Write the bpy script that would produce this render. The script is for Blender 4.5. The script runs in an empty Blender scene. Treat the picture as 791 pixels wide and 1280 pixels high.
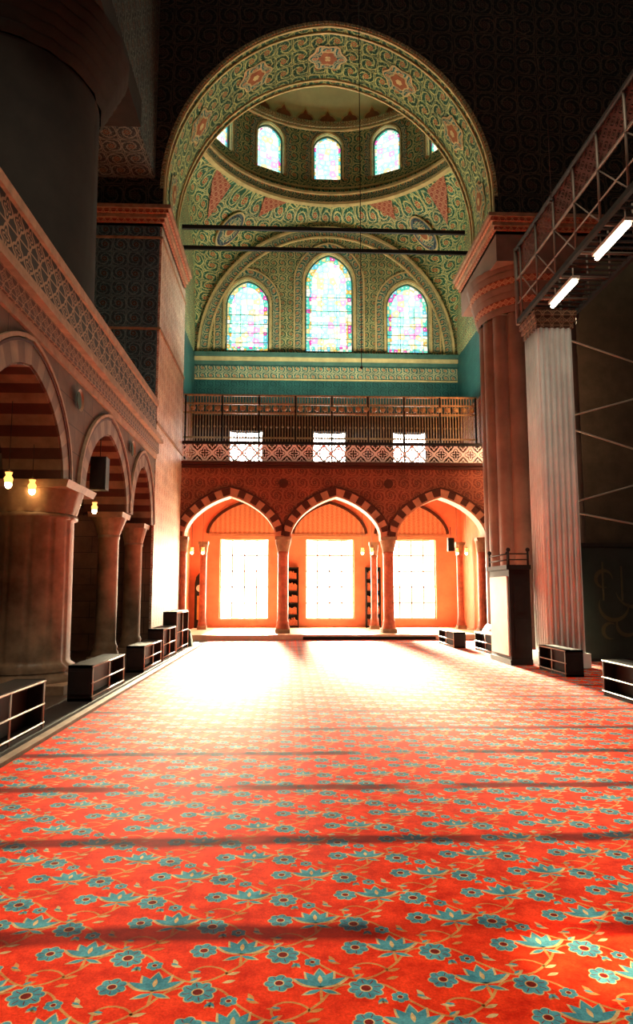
import bpy, bmesh, math, random
from math import sin, cos, pi, sqrt, atan2, radians, exp
from mathutils import Vector
random.seed(7)
scene = bpy.context.scene
try:
    scene.view_settings.view_transform = 'Standard'
except Exception as e:
    print(e)

# ------------------------------------------------------------------ nodes
class X:
    def __init__(s, nt, sock): s.nt=nt; s.s=sock
    def _m(s, op, b=None, c=None):
        n=s.nt.nodes.new('ShaderNodeMath'); n.operation=op
        s.nt.links.new(s.s, n.inputs[0])
        for i,o in ((1,b),(2,c)):
            if o is None: continue
            if isinstance(o,X): s.nt.links.new(o.s,n.inputs[i])
            else: n.inputs[i].default_value=o
        return X(s.nt,n.outputs[0])
    def __add__(s,o): return s._m('ADD',o)
    def __sub__(s,o): return s._m('SUBTRACT',o)
    def __mul__(s,o): return s._m('MULTIPLY',o)
    def __truediv__(s,o): return s._m('DIVIDE',o)
    def gt(s,o): return s._m('GREATER_THAN',o)
    def lt(s,o): return s._m('LESS_THAN',o)
    def sin(s): return s._m('SINE')
    def cos(s): return s._m('COSINE')
    def abs(s): return s._m('ABSOLUTE')
    def frac(s): return s._m('FRACT')
    def sqrt(s): return s._m('SQRT')
    def max(s,o): return s._m('MAXIMUM',o)
    def min(s,o): return s._m('MINIMUM',o)
    def clamp(s):
        r=s._m('ADD',0.0); r.s.node.use_clamp=True; return r
    def atan2(s,o): return s._m('ARCTAN2',o)

def new_mat(name):
    m=bpy.data.materials.new(name); m.use_nodes=True
    nt=m.node_tree; b=nt.nodes['Principled BSDF']
    b.inputs['Specular IOR Level'].default_value=.25
    return m,nt,b
def col(c): return (c[0],c[1],c[2],1.0)
def mix(nt, fac, a, b, mode='MIX'):
    n=nt.nodes.new('ShaderNodeMix'); n.data_type='RGBA'; n.blend_type=mode
    if isinstance(fac,X): nt.links.new(fac.s,n.inputs[0])
    else: n.inputs[0].default_value=fac
    for i,o in ((6,a),(7,b)):
        if isinstance(o,tuple): n.inputs[i].default_value=col(o)
        else: nt.links.new(o,n.inputs[i])
    return n.outputs[2]
def coord(nt, kind='UV', scale=(1,1,1)):
    t=nt.nodes.new('ShaderNodeTexCoord'); mp=nt.nodes.new('ShaderNodeMapping')
    mp.inputs['Scale'].default_value=scale
    nt.links.new(t.outputs[kind],mp.inputs[0]); return mp.outputs[0]
def sep(nt, v):
    n=nt.nodes.new('ShaderNodeSeparateXYZ'); nt.links.new(v,n.inputs[0])
    return X(nt,n.outputs[0]),X(nt,n.outputs[1]),X(nt,n.outputs[2])
def noise(nt, v, scale, detail=4, rough=.6):
    n=nt.nodes.new('ShaderNodeTexNoise'); n.inputs['Scale'].default_value=scale
    n.inputs['Detail'].default_value=detail; n.inputs['Roughness'].default_value=rough
    nt.links.new(v,n.inputs['Vector']); return X(nt,n.outputs[0])
def voronoi(nt, v, scale=1, rnd=.4, feature='F1'):
    n=nt.nodes.new('ShaderNodeTexVoronoi'); n.voronoi_dimensions='2D'; n.feature=feature
    n.inputs['Scale'].default_value=scale; n.inputs['Randomness'].default_value=rnd
    nt.links.new(v,n.inputs['Vector']); return n
def bump(nt, b, h, strength=.3, dist=.02):
    n=nt.nodes.new('ShaderNodeBump'); n.inputs['Strength'].default_value=strength
    n.inputs['Distance'].default_value=dist
    nt.links.new(h.s,n.inputs['Height']); nt.links.new(n.outputs[0],b.inputs['Normal'])

def plain(name, c, rough=.6, metal=0, var=.25, nscale=3, bumpy=.0, emis=None, estr=0):
    m,nt,b=new_mat(name)
    v=coord(nt,'Object')
    n=noise(nt,v,nscale,6)
    dark=tuple(x*(1-var) for x in c); lite=tuple(min(1,x*(1+var)) for x in c)
    f=((n-.3)*2.5).clamp()
    nt.links.new(mix(nt,f,dark,lite),b.inputs['Base Color'])
    b.inputs['Roughness'].default_value=rough; b.inputs['Metallic'].default_value=metal
    if bumpy: bump(nt,b,noise(nt,v,nscale*12,3),bumpy)
    if emis:
        b.inputs['Emission Color'].default_value=col(emis); b.inputs['Emission Strength'].default_value=estr
    return m

def stone(name, c, joint=(.03,.02,.015), bw=1.1, bh=.5, rough=.7, var=.35):
    m,nt,b=new_mat(name)
    uv=coord(nt,'UV'); ob=coord(nt,'Object')
    br=nt.nodes.new('ShaderNodeTexBrick')
    br.inputs['Scale'].default_value=1; br.inputs['Brick Width'].default_value=bw
    br.inputs['Row Height'].default_value=bh; br.inputs['Mortar Size'].default_value=.008
    br.inputs['Color1'].default_value=col(c)
    br.inputs['Color2'].default_value=col(tuple(x*.75 for x in c)); br.inputs['Mortar'].default_value=col(joint)
    nt.links.new(uv,br.inputs['Vector'])
    n=noise(nt,ob,2.2,8,.65); f=((n-.3)*2.2).clamp()
    g=mix(nt,f,(1-var*1.4,)*3,(1.1,)*3)
    nt.links.new(mix(nt,1.0,br.outputs[0],g,'MULTIPLY'),b.inputs['Base Color'])
    b.inputs['Roughness'].default_value=rough
    bump(nt,b,noise(nt,ob,25,4),.15)
    return m

def arabesque(name, bg, line, flower, accent, scale=1.0, rnd=.3, rough=.5, turns=24, arms=2):
    m,nt,b=new_mat(name)
    uv=coord(nt,'UV',(scale,scale,scale))
    vo=voronoi(nt,uv,1,rnd); d=X(nt,vo.outputs['Distance'])
    sb=nt.nodes.new('ShaderNodeVectorMath'); sb.operation='SUBTRACT'
    nt.links.new(uv,sb.inputs[0]); nt.links.new(vo.outputs['Position'],sb.inputs[1])
    lx,ly,_=sep(nt,sb.outputs[0]); ang=ly.atan2(lx)
    wob=noise(nt,uv,3,2)*5.0
    sp=(ang*float(arms)+d*float(turns)+wob).sin()
    c=mix(nt,sp.gt(.62),bg,line)
    # leaves
    v2=voronoi(nt,uv,5.5,.8); d2=X(nt,v2.outputs['Distance'])
    c=mix(nt,d2.lt(.24),c,accent)
    c=mix(nt,d2.lt(.10),c,line)
    ve=voronoi(nt,uv,1,rnd,'DISTANCE_TO_EDGE'); de=X(nt,ve.outputs['Distance'])
    c=mix(nt,(de-.045).abs().lt(.016),c,line)
    pet=(ang*8.0).cos()*.035+.16
    c=mix(nt,(d-pet).lt(.03),c,line)
    c=mix(nt,(d-pet).lt(0.0),c,flower)
    c=mix(nt,(d-.07).lt((ang*5.0).cos()*.015),c,line)
    c=mix(nt,d.lt(.035),c,bg)
    n=noise(nt,uv,.5,4); 
    c=mix(nt,1.0,c,mix(nt,((n-.3)*2.2).clamp(),(.6,.6,.6),(1.15,1.15,1.1)),'MULTIPLY')
    nt.links.new(c,b.inputs['Base Color']); b.inputs['Roughness'].default_value=rough
    return m

def pierced(name, c, scale, keep=.11, rough=.5):
    """pierced marble / wood filigree: real see-through holes"""
    m,nt,b=new_mat(name)
    uv=coord(nt,'UV',(scale,scale,scale)); u,v,_=sep(nt,uv)
    fu=u.frac()-.5; fv=v.frac()-.5
    r=(fu*fu+fv*fv).sqrt(); ang=fv.atan2(fu)
    ring=(r-.40-(ang*4.0).cos()*.06).abs().lt(keep*.6)
    petal=(r-.2-(ang*4.0).cos()*.1).abs().lt(keep*.45)
    bu=(u+.5).frac()-.5; bv=(v+.5).frac()-.5
    r2=(bu*bu+bv*bv).sqrt(); ang2=bv.atan2(bu)
    cor=(r2-.16-(ang2*4.0).cos()*.05).abs().lt(keep*.4)
    k=ring.max(petal).max(cor).clamp()
    tr=nt.nodes.new('ShaderNodeBsdfTransparent'); mx=nt.nodes.new('ShaderNodeMixShader')
    nt.links.new(k.s,mx.inputs[0]); nt.links.new(tr.outputs[0],mx.inputs[1]); nt.links.new(b.outputs[0],mx.inputs[2])
    nt.links.new(mx.outputs[0],nt.nodes['Material Output'].inputs[0])
    b.inputs['Base Color'].default_value=col(c); b.inputs['Roughness'].default_value=rough
    return m

def relief(name, c, dark, scale, rough=.6):
    m,nt,b=new_mat(name)
    uv=coord(nt,'UV',(scale,scale,scale)); u,v,_=sep(nt,uv)
    fu=u.frac()-.5; fv=v.frac()-.5
    r=(fu*fu+fv*fv).sqrt(); ang=fv.atan2(fu)
    k=(r-.36-(ang*4.0).cos()*.08).abs().lt(.06).max((r-.16-(ang*4.0).cos()*.07).abs().lt(.045))
    k=k.max(v.frac().lt(.06))
    nt.links.new(mix(nt,k.clamp(),dark,c),b.inputs['Base Color']); b.inputs['Roughness'].default_value=rough
    return m

def glow_glass(name, strength, tint=(1,.97,.9), clear=True):
    m,nt,b=new_mat(name)
    em=nt.nodes.new('ShaderNodeEmission')
    em.inputs[0].default_value=col(tint); em.inputs[1].default_value=strength
    if clear:
        tr=nt.nodes.new('ShaderNodeBsdfTransparent'); ad=nt.nodes.new('ShaderNodeAddShader')
        nt.links.new(tr.outputs[0],ad.inputs[0]); nt.links.new(em.outputs[0],ad.inputs[1])
        nt.links.new(ad.outputs[0],nt.nodes['Material Output'].inputs[0])
    else:
        nt.links.new(em.outputs[0],nt.nodes['Material Output'].inputs[0])
    return m

def stained(name, strength, colourful=.6, scale=5):
    m,nt,b=new_mat(name)
    uv=coord(nt,'UV',(scale,scale,scale))
    vo=voronoi(nt,uv,1,.55); d=X(nt,vo.outputs['Distance'])
    hs=nt.nodes.new('ShaderNodeSeparateColor'); nt.links.new(vo.outputs['Color'],hs.inputs[0])
    r=X(nt,hs.outputs[0])
    rp=nt.nodes.new('ShaderNodeValToRGB'); rp.color_ramp.interpolation='CONSTANT'
    el=rp.color_ramp.elements
    el[0].position=0; el[0].color=(.15,.85,.65,1)
    el[1].position=.22; el[1].color=(1,.85,.35,1)
    for p,c in ((.36,(.95,.1,.5,1)),(.48,(.2,.75,.9,1)),(.60,(1,1,.85,1)),(.78,(.2,.85,.6,1)),(.90,(.95,.6,.1,1))):
        e=el.new(p); e.color=c
    nt.links.new(r.s,rp.inputs[0])
    c=mix(nt,colourful,(1,1,.90),rp.outputs[0])
    c=mix(nt,d.lt(.16),c,(1,.97,.85))
    ve=voronoi(nt,uv,1,.55,'DISTANCE_TO_EDGE'); de=X(nt,ve.outputs['Distance'])
    c=mix(nt,de.lt(.03),c,(.10,.22,.15))
    em=nt.nodes.new('ShaderNodeEmission'); em.inputs[1].default_value=strength
    nt.links.new(c,em.inputs[0]); nt.links.new(em.outputs[0],nt.nodes['Material Output'].inputs[0])
    return m

# ------------------------------------------------------------------ mesh builder
class MB:
    def __init__(s): s.v=[];s.f=[];s.mi=[];s.uv=[];s.sm=[];s.mats=[]
    def mid(s,m):
        if m not in s.mats: s.mats.append(m)
        return s.mats.index(m)
    def face(s,pts,mat,uv=None,sm=False):
        i=len(s.v); s.v.extend([tuple(p) for p in pts]); s.f.append(list(range(i,i+len(pts))))
        s.mi.append(s.mid(mat)); s.sm.append(sm)
        if uv is None:
            a=Vector(pts[0]);b=Vector(pts[1]);c=Vector(pts[2]); n=(b-a).cross(c-a)
            ax=max(range(3),key=lambda k:abs(n[k]))
            if ax==0: uv=[(p[1],p[2]) for p in pts]
            elif ax==1: uv=[(p[0],p[2]) for p in pts]
            else: uv=[(p[0],p[1]) for p in pts]
        s.uv.append(uv)
    def box(s,x0,x1,y0,y1,z0,z1,mat):
        p=[(x0,y0,z0),(x1,y0,z0),(x1,y1,z0),(x0,y1,z0),(x0,y0,z1),(x1,y0,z1),(x1,y1,z1),(x0,y1,z1)]
        for q in ((3,2,1,0),(4,5,6,7),(0,1,5,4),(1,2,6,5),(2,3,7,6),(3,0,4,7)): s.face([p[k] for k in q],mat)
    def frustum(s,cx,cy,z0,z1,hx0,hy0,hx1,hy1,mat):
        p=[(cx-hx0,cy-hy0,z0),(cx+hx0,cy-hy0,z0),(cx+hx0,cy+hy0,z0),(cx-hx0,cy+hy0,z0),
           (cx-hx1,cy-hy1,z1),(cx+hx1,cy-hy1,z1),(cx+hx1,cy+hy1,z1),(cx-hx1,cy+hy1,z1)]
        for q in ((3,2,1,0),(4,5,6,7),(0,1,5,4),(1,2,6,5),(2,3,7,6),(3,0,4,7)): s.face([p[k] for k in q],mat)
    def lathe(s,prof,cx,cy,mat,seg=40,mod=None,a0=0,a1=2*pi,sm=True):
        for i in range(seg):
            t0=a0+(a1-a0)*i/seg; t1=a0+(a1-a0)*(i+1)/seg
            for (r0,z0),(r1,z1) in zip(prof[:-1],prof[1:]):
                def P(r,t,z):
                    k=r*(mod(t) if mod else 1); return (cx+k*cos(t),cy+k*sin(t),z)
                pts=[P(r0,t0,z0),P(r0,t1,z0),P(r1,t1,z1),P(r1,t0,z1)]
                R=max(r0,r1)
                s.face(pts,mat,[(t0*R,z0),(t1*R,z0),(t1*R,z1),(t0*R,z1)],sm)
    def tube(s,p0,p1,r,mat,seg=8,caps=True):
        a=Vector(p0);b=Vector(p1);d=(b-a).normalized()
        u=d.orthogonal().normalized();w=d.cross(u)
        A=[a+u*r*cos(2*pi*i/seg)+w*r*sin(2*pi*i/seg) for i in range(seg)]
        B=[b+u*r*cos(2*pi*i/seg)+w*r*sin(2*pi*i/seg) for i in range(seg)]
        for i in range(seg):
            j=(i+1)%seg; s.face([A[i],A[j],B[j],B[i]],mat,None,True)
        if caps: s.face(A[::-1],mat); s.face(B,mat)
    def ball(s,c,r,mat,sz=1.0,seg=12):
        prof=[(max(1e-4,r*sin(pi*i/8)),c[2]-r*sz*cos(pi*i/8)) for i in range(9)]
        s.lathe(prof,c[0],c[1],mat,seg)
    def build(s,name,merge=True):
        me=bpy.data.meshes.new(name); me.from_pydata(s.v,[],s.f)
        uvl=me.uv_layers.new(name='UVMap'); flat=[]
        for u in s.uv:
            for q in u: flat.extend((q[0],q[1]))
        uvl.data.foreach_set('uv',flat)
        me.polygons.foreach_set('material_index',s.mi); me.polygons.foreach_set('use_smooth',s.sm)
        for m in s.mats: me.materials.append(m)
        if merge:
            bm=bmesh.new(); bm.from_mesh(me); bmesh.ops.remove_doubles(bm,verts=bm.verts,dist=.0004)
            bmesh.ops.recalc_face_normals(bm,faces=bm.faces)
            bm.to_mesh(me); bm.free()
        me.update()
        o=bpy.data.objects.new(name,me); scene.collection.objects.link(o); return o

def shape(t,pt=.15):
    t=min(1,abs(t)); return (1-pt)*sqrt(max(0,1-t*t))+pt*(1-t)
def arch(uc,a,zs,r,n=28,pt=.15):
    return [(uc+a*(-cos(pi*i/n)),zs+r*shape(cos(pi*i/n),pt)) for i in range(n+1)]
def offs(c,t):
    out=[]
    for i,(u,z) in enumerate(c):
        a=c[max(0,i-1)];b=c[min(len(c)-1,i+1)]
        du,dz=b[0]-a[0],b[1]-a[1]; l=math.hypot(du,dz) or 1
        out.append((u-dz/l*t,z+du/l*t))
    return out
def FY(Y): return lambda u,z,w:(u,Y+w,z)          # wall facing -Y
def FX(X0,sg=-1): return lambda u,z,w:(X0+sg*w,u,z) # wall facing +X
def FC(cx,cy,R): return lambda u,z,w:(cx-(R+w)*cos(u/R),cy+(R+w)*sin(u/R),z)  # concave drum

def wall_row(mb,fr,u0,u1,z0,z1,ops,mat,th=.5,jamb=None,du=99,back=True,pt=.15):
    """ops: (ua,ub,zb,zs,rise)"""
    jamb=jamb or mat
    def q(a,b,c,d,m=mat):
        if abs(b-a)<1e-6 or abs(d-c)<1e-6: return
        n=max(1,int(math.ceil((b-a)/du)))
        for i in range(n):
            p,r=a+(b-a)*i/n,a+(b-a)*(i+1)/n
            uv=[(p,c),(r,c),(r,d),(p,d)]
            mb.face([fr(p,c,0),fr(r,c,0),fr(r,d,0),fr(p,d,0)],m,uv)
            if back: mb.face([fr(p,c,th),fr(r,c,th),fr(r,d,th),fr(p,d,th)],m,uv)
    cur=u0
    for (ua,ub,zb,zs,rise) in sorted(ops):
        q(cur,ua,z0,z1); q(ua,ub,z0,zb)
        if rise>0: cv=arch((ua+ub)/2,(ub-ua)/2,zs,rise,24,pt)
        else: cv=[(ua+(ub-ua)*i/8,zs) for i in range(9)]
        for (a,za),(b,zb2) in zip(cv[:-1],cv[1:]):
            for w in ((0,th) if back else (0,)):
                mb.face([fr(a,za,w),fr(b,zb2,w),fr(b,z1,w),fr(a,z1,w)],mat,[(a,za),(b,zb2),(b,z1),(a,z1)])
        path=[(ua,zb)]+cv+[(ub,zb)]; L=0
        if zb>z0+1e-6: path.append((ua,zb))
        for p,r in zip(path[:-1],path[1:]):
            l=math.hypot(r[0]-p[0],r[1]-p[1])
            if l<1e-6: continue
            mb.face([fr(p[0],p[1],0),fr(r[0],r[1],0),fr(r[0],r[1],th),fr(p[0],p[1],th)],jamb,[(L,0),(L+l,0),(L+l,th),(L,th)]); L+=l
        cur=ub
    q(cur,u1,z0,z1)

def band(mb,fr,c,t0,t1,w0,w1,mats,per=1):
    a=offs(c,t0);b=offs(c,t1);L=0
    for i in range(len(c)-1):
        m=mats[(i//per)%len(mats)]
        l=math.hypot(c[i+1][0]-c[i][0],c[i+1][1]-c[i][1])
        A0,A1,B0,B1=a[i],a[i+1],b[i],b[i+1]
        mb.face([fr(*A0,w0),fr(*A1,w0),fr(*B1,w0),fr(*B0,w0)],m,[(L,t0),(L+l,t0),(L+l,t1),(L,t1)])
        mb.face([fr(*A0,w0),fr(*A1,w0),fr(*A1,w1),fr(*A0,w1)],m,[(L,w0),(L+l,w0),(L+l,w1),(L,w1)])
        mb.face([fr(*B0,w0),fr(*B1,w0),fr(*B1,w1),fr(*B0,w1)],m,[(L,w0),(L+l,w0),(L+l,w1),(L,w1)])
        L+=l
def strip(mb,fr,u0,u1,z0,z1,w0,w1,mat,n=1):
    for i in range(n):
        a=u0+(u1-u0)*i/n;b=u0+(u1-u0)*(i+1)/n
        P=lambda u,z,w: fr(u,z,w)
        mb.face([P(a,z0,w0),P(b,z0,w0),P(b,z1,w0),P(a,z1,w0)],mat,[(a,z0),(b,z0),(b,z1),(a,z1)])
        mb.face([P(a,z0,w0),P(b,z0,w0),P(b,z0,w1),P(a,z0,w1)],mat,[(a,0),(b,0),(b,w1-w0),(a,w1-w0)])
        mb.face([P(a,z1,w0),P(b,z1,w0),P(b,z1,w1),P(a,z1,w1)],mat,[(a,0),(b,0),(b,w1-w0),(a,w1-w0)])
        mb.face([P(a,z0,w1),P(b,z0,w1),P(b,z1,w1),P(a,z1,w1)],mat,[(a,z0),(b,z0),(b,z1),(a,z1)])
    for u in (u0,u1):
        mb.face([fr(u,z0,w0),fr(u,z1,w0),fr(u,z1,w1),fr(u,z0,w1)],mat)

# ------------------------------------------------------------------ materials
M={}
M['marble_floor']=plain('dark_marble_floor',(.04,.026,.018),.35,var=.4)
M['tan']=stone('tan_stone',(.145,.082,.048),bw=1.0,bh=.45)
M['tan_d']=plain('tan_voussoir',(.11,.06,.035),.6)
M['tan_l']=plain('pale_carved_stone',(.25,.155,.092),.6,var=.35,nscale=4,bumpy=.1)
M['tan_v']=plain('tan_voussoir_pale',(.18,.115,.07),.6,var=.3)
M['col_l']=plain('veined_column_marble',(.20,.13,.08),.45,var=.45,nscale=2.5,bumpy=.05)
M['vd']=plain('dark_red_voussoir',(.06,.016,.009),.6)
M['vl']=plain('pale_voussoir',(.42,.20,.11),.6)
M['red']=arabesque('painted_rose_spandrel',(.16,.034,.018),(.32,.11,.055),(.10,.025,.015),(.25,.075,.035),2.2,.1,.6)
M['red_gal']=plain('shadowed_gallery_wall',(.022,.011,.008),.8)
M['red2']=plain('rose_plaster',(.74,.25,.13),.6,var=.2,nscale=1.5)
M['redmarble']=plain('red_porphyry',(.26,.07,.04),.3,var=.4,nscale=5)
M['dark']=stone('dark_hall_stone',(.028,.024,.018),bw=1.6,bh=.7,var=.4)
M['arab']=arabesque('green_gold_arabesque',(.020,.105,.058),(.56,.57,.24),(.36,.075,.028),(.07,.29,.20),2.2)
M['arab_soffit']=arabesque('arch_soffit_arabesque',(.016,.065,.034),(.50,.47,.18),(.36,.075,.028),(.05,.20,.14),1.75,.12,turns=20,arms=3)
M['arab_fine']=arabesque('fine_arabesque',(.028,.09,.048),(.54,.52,.23),(.25,.08,.035),(.08,.26,.19),2.8,.2)
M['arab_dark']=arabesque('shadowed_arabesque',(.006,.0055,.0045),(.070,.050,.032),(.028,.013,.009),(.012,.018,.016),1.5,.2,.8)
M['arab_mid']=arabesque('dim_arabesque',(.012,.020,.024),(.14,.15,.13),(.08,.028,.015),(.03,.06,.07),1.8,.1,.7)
M['arab_band']=arabesque('blue_band_arabesque',(.012,.11,.10),(.55,.52,.27),(.40,.11,.04),(.07,.28,.26),3.0,.05)
M['arab_gold']=arabesque('gold_band_arabesque',(.20,.17,.07),(.55,.50,.25),(.10,.20,.12),(.28,.09,.04),3.0,.05)
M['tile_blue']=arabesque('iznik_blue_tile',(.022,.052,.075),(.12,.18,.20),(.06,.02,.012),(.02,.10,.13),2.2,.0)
M['tile_lit']=arabesque('lit_iznik_tile',(.46,.32,.24),(.75,.60,.48),(.34,.14,.09),(.34,.35,.33),2.6,.0)  # window glow on the pier side is painted into this tile colour
M['teal']=arabesque('teal_tile_frieze',(.006,.055,.060),(.030,.13,.115),(.016,.08,.09),(.014,.095,.095),3.0,.0)
M['gold']=plain('gilt_wood',(.40,.25,.11),.5,.1,var=.4,nscale=8)
M['goldline']=plain('gilded_moulding',(.50,.43,.20),.5,.1)
M['green_mould']=plain('green_moulding',(.05,.13,.105),.5)
M['cornice']=relief('striped_cornice',(.46,.24,.13),(.22,.045,.022),5)
M['relief_tan']=relief('carved_parapet_relief',(.25,.155,.09),(.010,.006,.004),2.45)
M['relief_fine']=relief('muqarnas_relief',(.25,.155,.09),(.06,.03,.016),4.5)
M['filigree']=pierced('pierced_marble_filigree',(.95,.94,.92),1.9,.12)
M['lattice_red']=pierced('pierced_red_lattice',(.09,.022,.014),3.4,.16)
M['honey']=relief('honeycomb_lunette',(.85,.46,.25),(.40,.11,.05),5)
M['iron']=plain('black_iron',(.012,.011,.010),.5,.0,var=.2)
M['wood']=plain('dark_walnut',(.009,.006,.005),.65,var=.4,nscale=6)
M['metal']=plain('steel_rail',(.50,.43,.36),.5,.2,var=.15)
M['scaff']=plain('painted_steel',(.15,.125,.10),.5,.2,var=.2)
M['brace']=plain('galvanised_brace',(.28,.25,.20),.5,.2,var=.2)
M['white']=plain('white_painted_panel',(.66,.60,.52),.5,var=.12)
M['pillar']=plain('pale_fluted_marble',(.66,.65,.62),.6,var=.15,nscale=1.5)
M['fluted']=plain('rose_fluted_pier',(.18,.10,.072),.5,var=.3,nscale=1,bumpy=.05)
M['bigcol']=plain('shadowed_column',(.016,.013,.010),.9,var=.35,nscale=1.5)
M['frame']=plain('window_frame',(.60,.36,.2),.5,var=.1)
M['glass']=glow_glass('sunlit_glass',8.0,(1,.93,.80))
M['glass_g']=glow_glass('gallery_glass',24.0,(1,.93,.80),False)
M['stain_c']=stained('stained_glass_centre',2.2,.76,4)
M['stain_b']=stained('stained_glass_border',1.1,1.0,5.5)
M['dome']=plain('dome_plaster',(.50,.58,.30),.6,var=.12,nscale=1.5)
M['domebr']=plain('dome_palmette',(.26,.10,.04),.6)
M['bulb']=plain('warm_bulb',(1,.6,.2),.4,emis=(1,.6,.22),estr=40)
M['tube']=plain('fluorescent_tube',(1,1,1),.4,emis=(1,.88,.66),estr=14)
M['glasslamp']=plain('amber_lamp_glass',(.7,.35,.1),.2,emis=(1,.45,.1),estr=2.5)
M['brass']=plain('brass',(.5,.3,.1),.35,.8)
M['book']=plain('book_spines',(.45,.12,.05),.6,var=.8,nscale=30)
M['green']=plain('green_cloth',(.02,.06,.04),.7)
M['callig']=plain('gold_calligraphy',(.05,.038,.018),.5,.2)
M['panelblk']=plain('black_panel',(.012,.015,.012),.6,var=.3)

# ---- carpet materials (woven in prayer rows every 1.2 m)
def carpet_mat(name,c,c2=None,banded=True):
    m,nt,b=new_mat(name); ob=coord(nt,'Object'); x,y,z=sep(nt,ob)
    n=noise(nt,ob,7,8,.75); nf=noise(nt,ob,90,3,.7); nb=noise(nt,ob,.9,3)
    c2=c2 or tuple(k*.5 for k in c)
    base=mix(nt,((n-.38)*4.0).clamp(),c2,c)
    base=mix(nt,1.0,base,mix(nt,nf,(.40,.40,.40),(1.4,1.4,1.4)),'MULTIPLY')
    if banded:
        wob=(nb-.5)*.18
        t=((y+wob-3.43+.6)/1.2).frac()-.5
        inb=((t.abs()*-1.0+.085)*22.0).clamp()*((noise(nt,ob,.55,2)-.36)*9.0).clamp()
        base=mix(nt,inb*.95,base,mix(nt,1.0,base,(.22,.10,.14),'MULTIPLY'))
    nt.links.new(base,b.inputs['Base Color'])
    b.inputs['Roughness'].default_value=.9
    b.inputs['Specular IOR Level'].default_value=.016
    bump(nt,b,nf,.2,.004)
    return m
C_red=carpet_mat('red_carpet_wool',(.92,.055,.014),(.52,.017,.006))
C_teal=carpet_mat('teal_motif_wool',(.10,.36,.42),(.035,.16,.22))
C_cream=carpet_mat('cream_motif_wool',(.72,.54,.27),(.42,.25,.10))
C_dk=carpet_mat('maroon_motif_wool',(.22,.02,.015))
C_vine=carpet_mat('ochre_vine_wool',(.64,.32,.10),(.45,.14,.04))

# ------------------------------------------------------------------ floor & carpet
mb=MB(); mb.box(-12,16,-6,29,-.3,-.02,M['marble_floor']); mb.build('floor')
mb=MB()
CX0,CX1,CY0,CY1=-2.62,9.0,-3,23.2
mb.box(CX0,CX1,CY0,CY1,-.018,0,C_red)
def poly(pts,ox,oy,s,z,mat,rot=0,flip=1):
    c,q=cos(rot),sin(rot)
    P=[]
    for (x,y) in pts:
        x*=s*flip;y*=s; P.append((ox+x*c-y*q,oy+x*q+y*c,z*.35))
    if any(p[0]<CX0 or p[0]>CX1 or p[1]>CY1 or p[1]<CY0 for p in P): return
    mb.face(P,mat)
def petal(L,w,n=7,base=0):
    r=[(w*sin(pi*i/n)*(1-.25*i/n),base+L*i/n) for i in range(n+1)]
    l=[(-x,y) for x,y in r[::-1][1:-1]]
    return r+l
def rotp(p,a,dx=0,dy=0): return [(x*cos(a)-y*sin(a)+dx,x*sin(a)+y*cos(a)+dy) for x,y in p]
def tulip(ox,oy,s,rot=0):
    for a,L,w in ((0,.125,.028),(.5,.115,.024),(-.5,.115,.024),(1.05,.12,.02),(-1.05,.12,.02)):
        poly(rotp(petal(L+.018,w+.006),a,0,-.009),ox,oy,s,.0016,C_cream,rot)
    for a,L,w in ((0,.125,.028),(.5,.115,.024),(-.5,.115,.024),(1.05,.12,.02),(-1.05,.12,.02)):
        poly(rotp(petal(L,w),a),ox,oy,s,.0026+abs(a)*.0003,C_teal,rot)
    poly(rotp(petal(.06,.011),0,0,.02),ox,oy,s,.0036,C_cream,rot)
    poly([(-.006,-.1),(.006,-.1),(.006,.0),(-.006,.0)],ox,oy,s,.0014,C_vine,rot)
    for a in (2.0,-2.0):
        poly(rotp(petal(.085,.017),a,0,-.02),ox,oy,s,.0018,C_cream,rot)
        poly(rotp(petal(.07,.012),a,0,-.02),ox,oy,s,.0024,C_teal,rot)
def rosette(ox,oy,s,n=8,rot=0):
    N=n*6
    o=[((.070+.018*abs(cos(n/2*2*pi*i/N)))*cos(2*pi*i/N),(.070+.018*abs(cos(n/2*2*pi*i/N)))*sin(2*pi*i/N)) for i in range(N)]
    poly([(x*1.09,y*1.09) for x,y in o],ox,oy,s,.0020,C_cream,rot)
    poly(o,ox,oy,s,.0028,C_teal,rot)
    poly([(.032*cos(2*pi*i/14),.032*sin(2*pi*i/14)) for i in range(14)],ox,oy,s,.0034,C_cream,rot)
    poly([(.025*cos(2*pi*i/12),.025*sin(2*pi*i/12)) for i in range(12)],ox,oy,s,.0040,C_dk,rot)
    for k in range(n):
        a=2*pi*k/n; poly(rotp([(-.002,.04),(.002,.04),(.003,.075),(-.003,.075)],a),ox,oy,s,.0036,C_dk,rot)
def vine(pts,w,z=.0004):
    for (x0,y0),(x1,y1) in zip(pts[:-1],pts[1:]):
        dx,dy=x1-x0,y1-y0; l=math.hypot(dx,dy)
        nx,ny=-dy/l*w,dx/l*w
        P=[(x0+nx,y0+ny,z),(x1+nx,y1+ny,z),(x1-nx,y1-ny,z),(x0-nx,y0-ny,z)]
        if all(CX0<p[0]<CX1 and CY0<p[1]<CY1 for p in P): mb.face(P,C_vine)
px,py=.68,.54
ny=int((CY1-1.6)/py)+1
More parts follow.
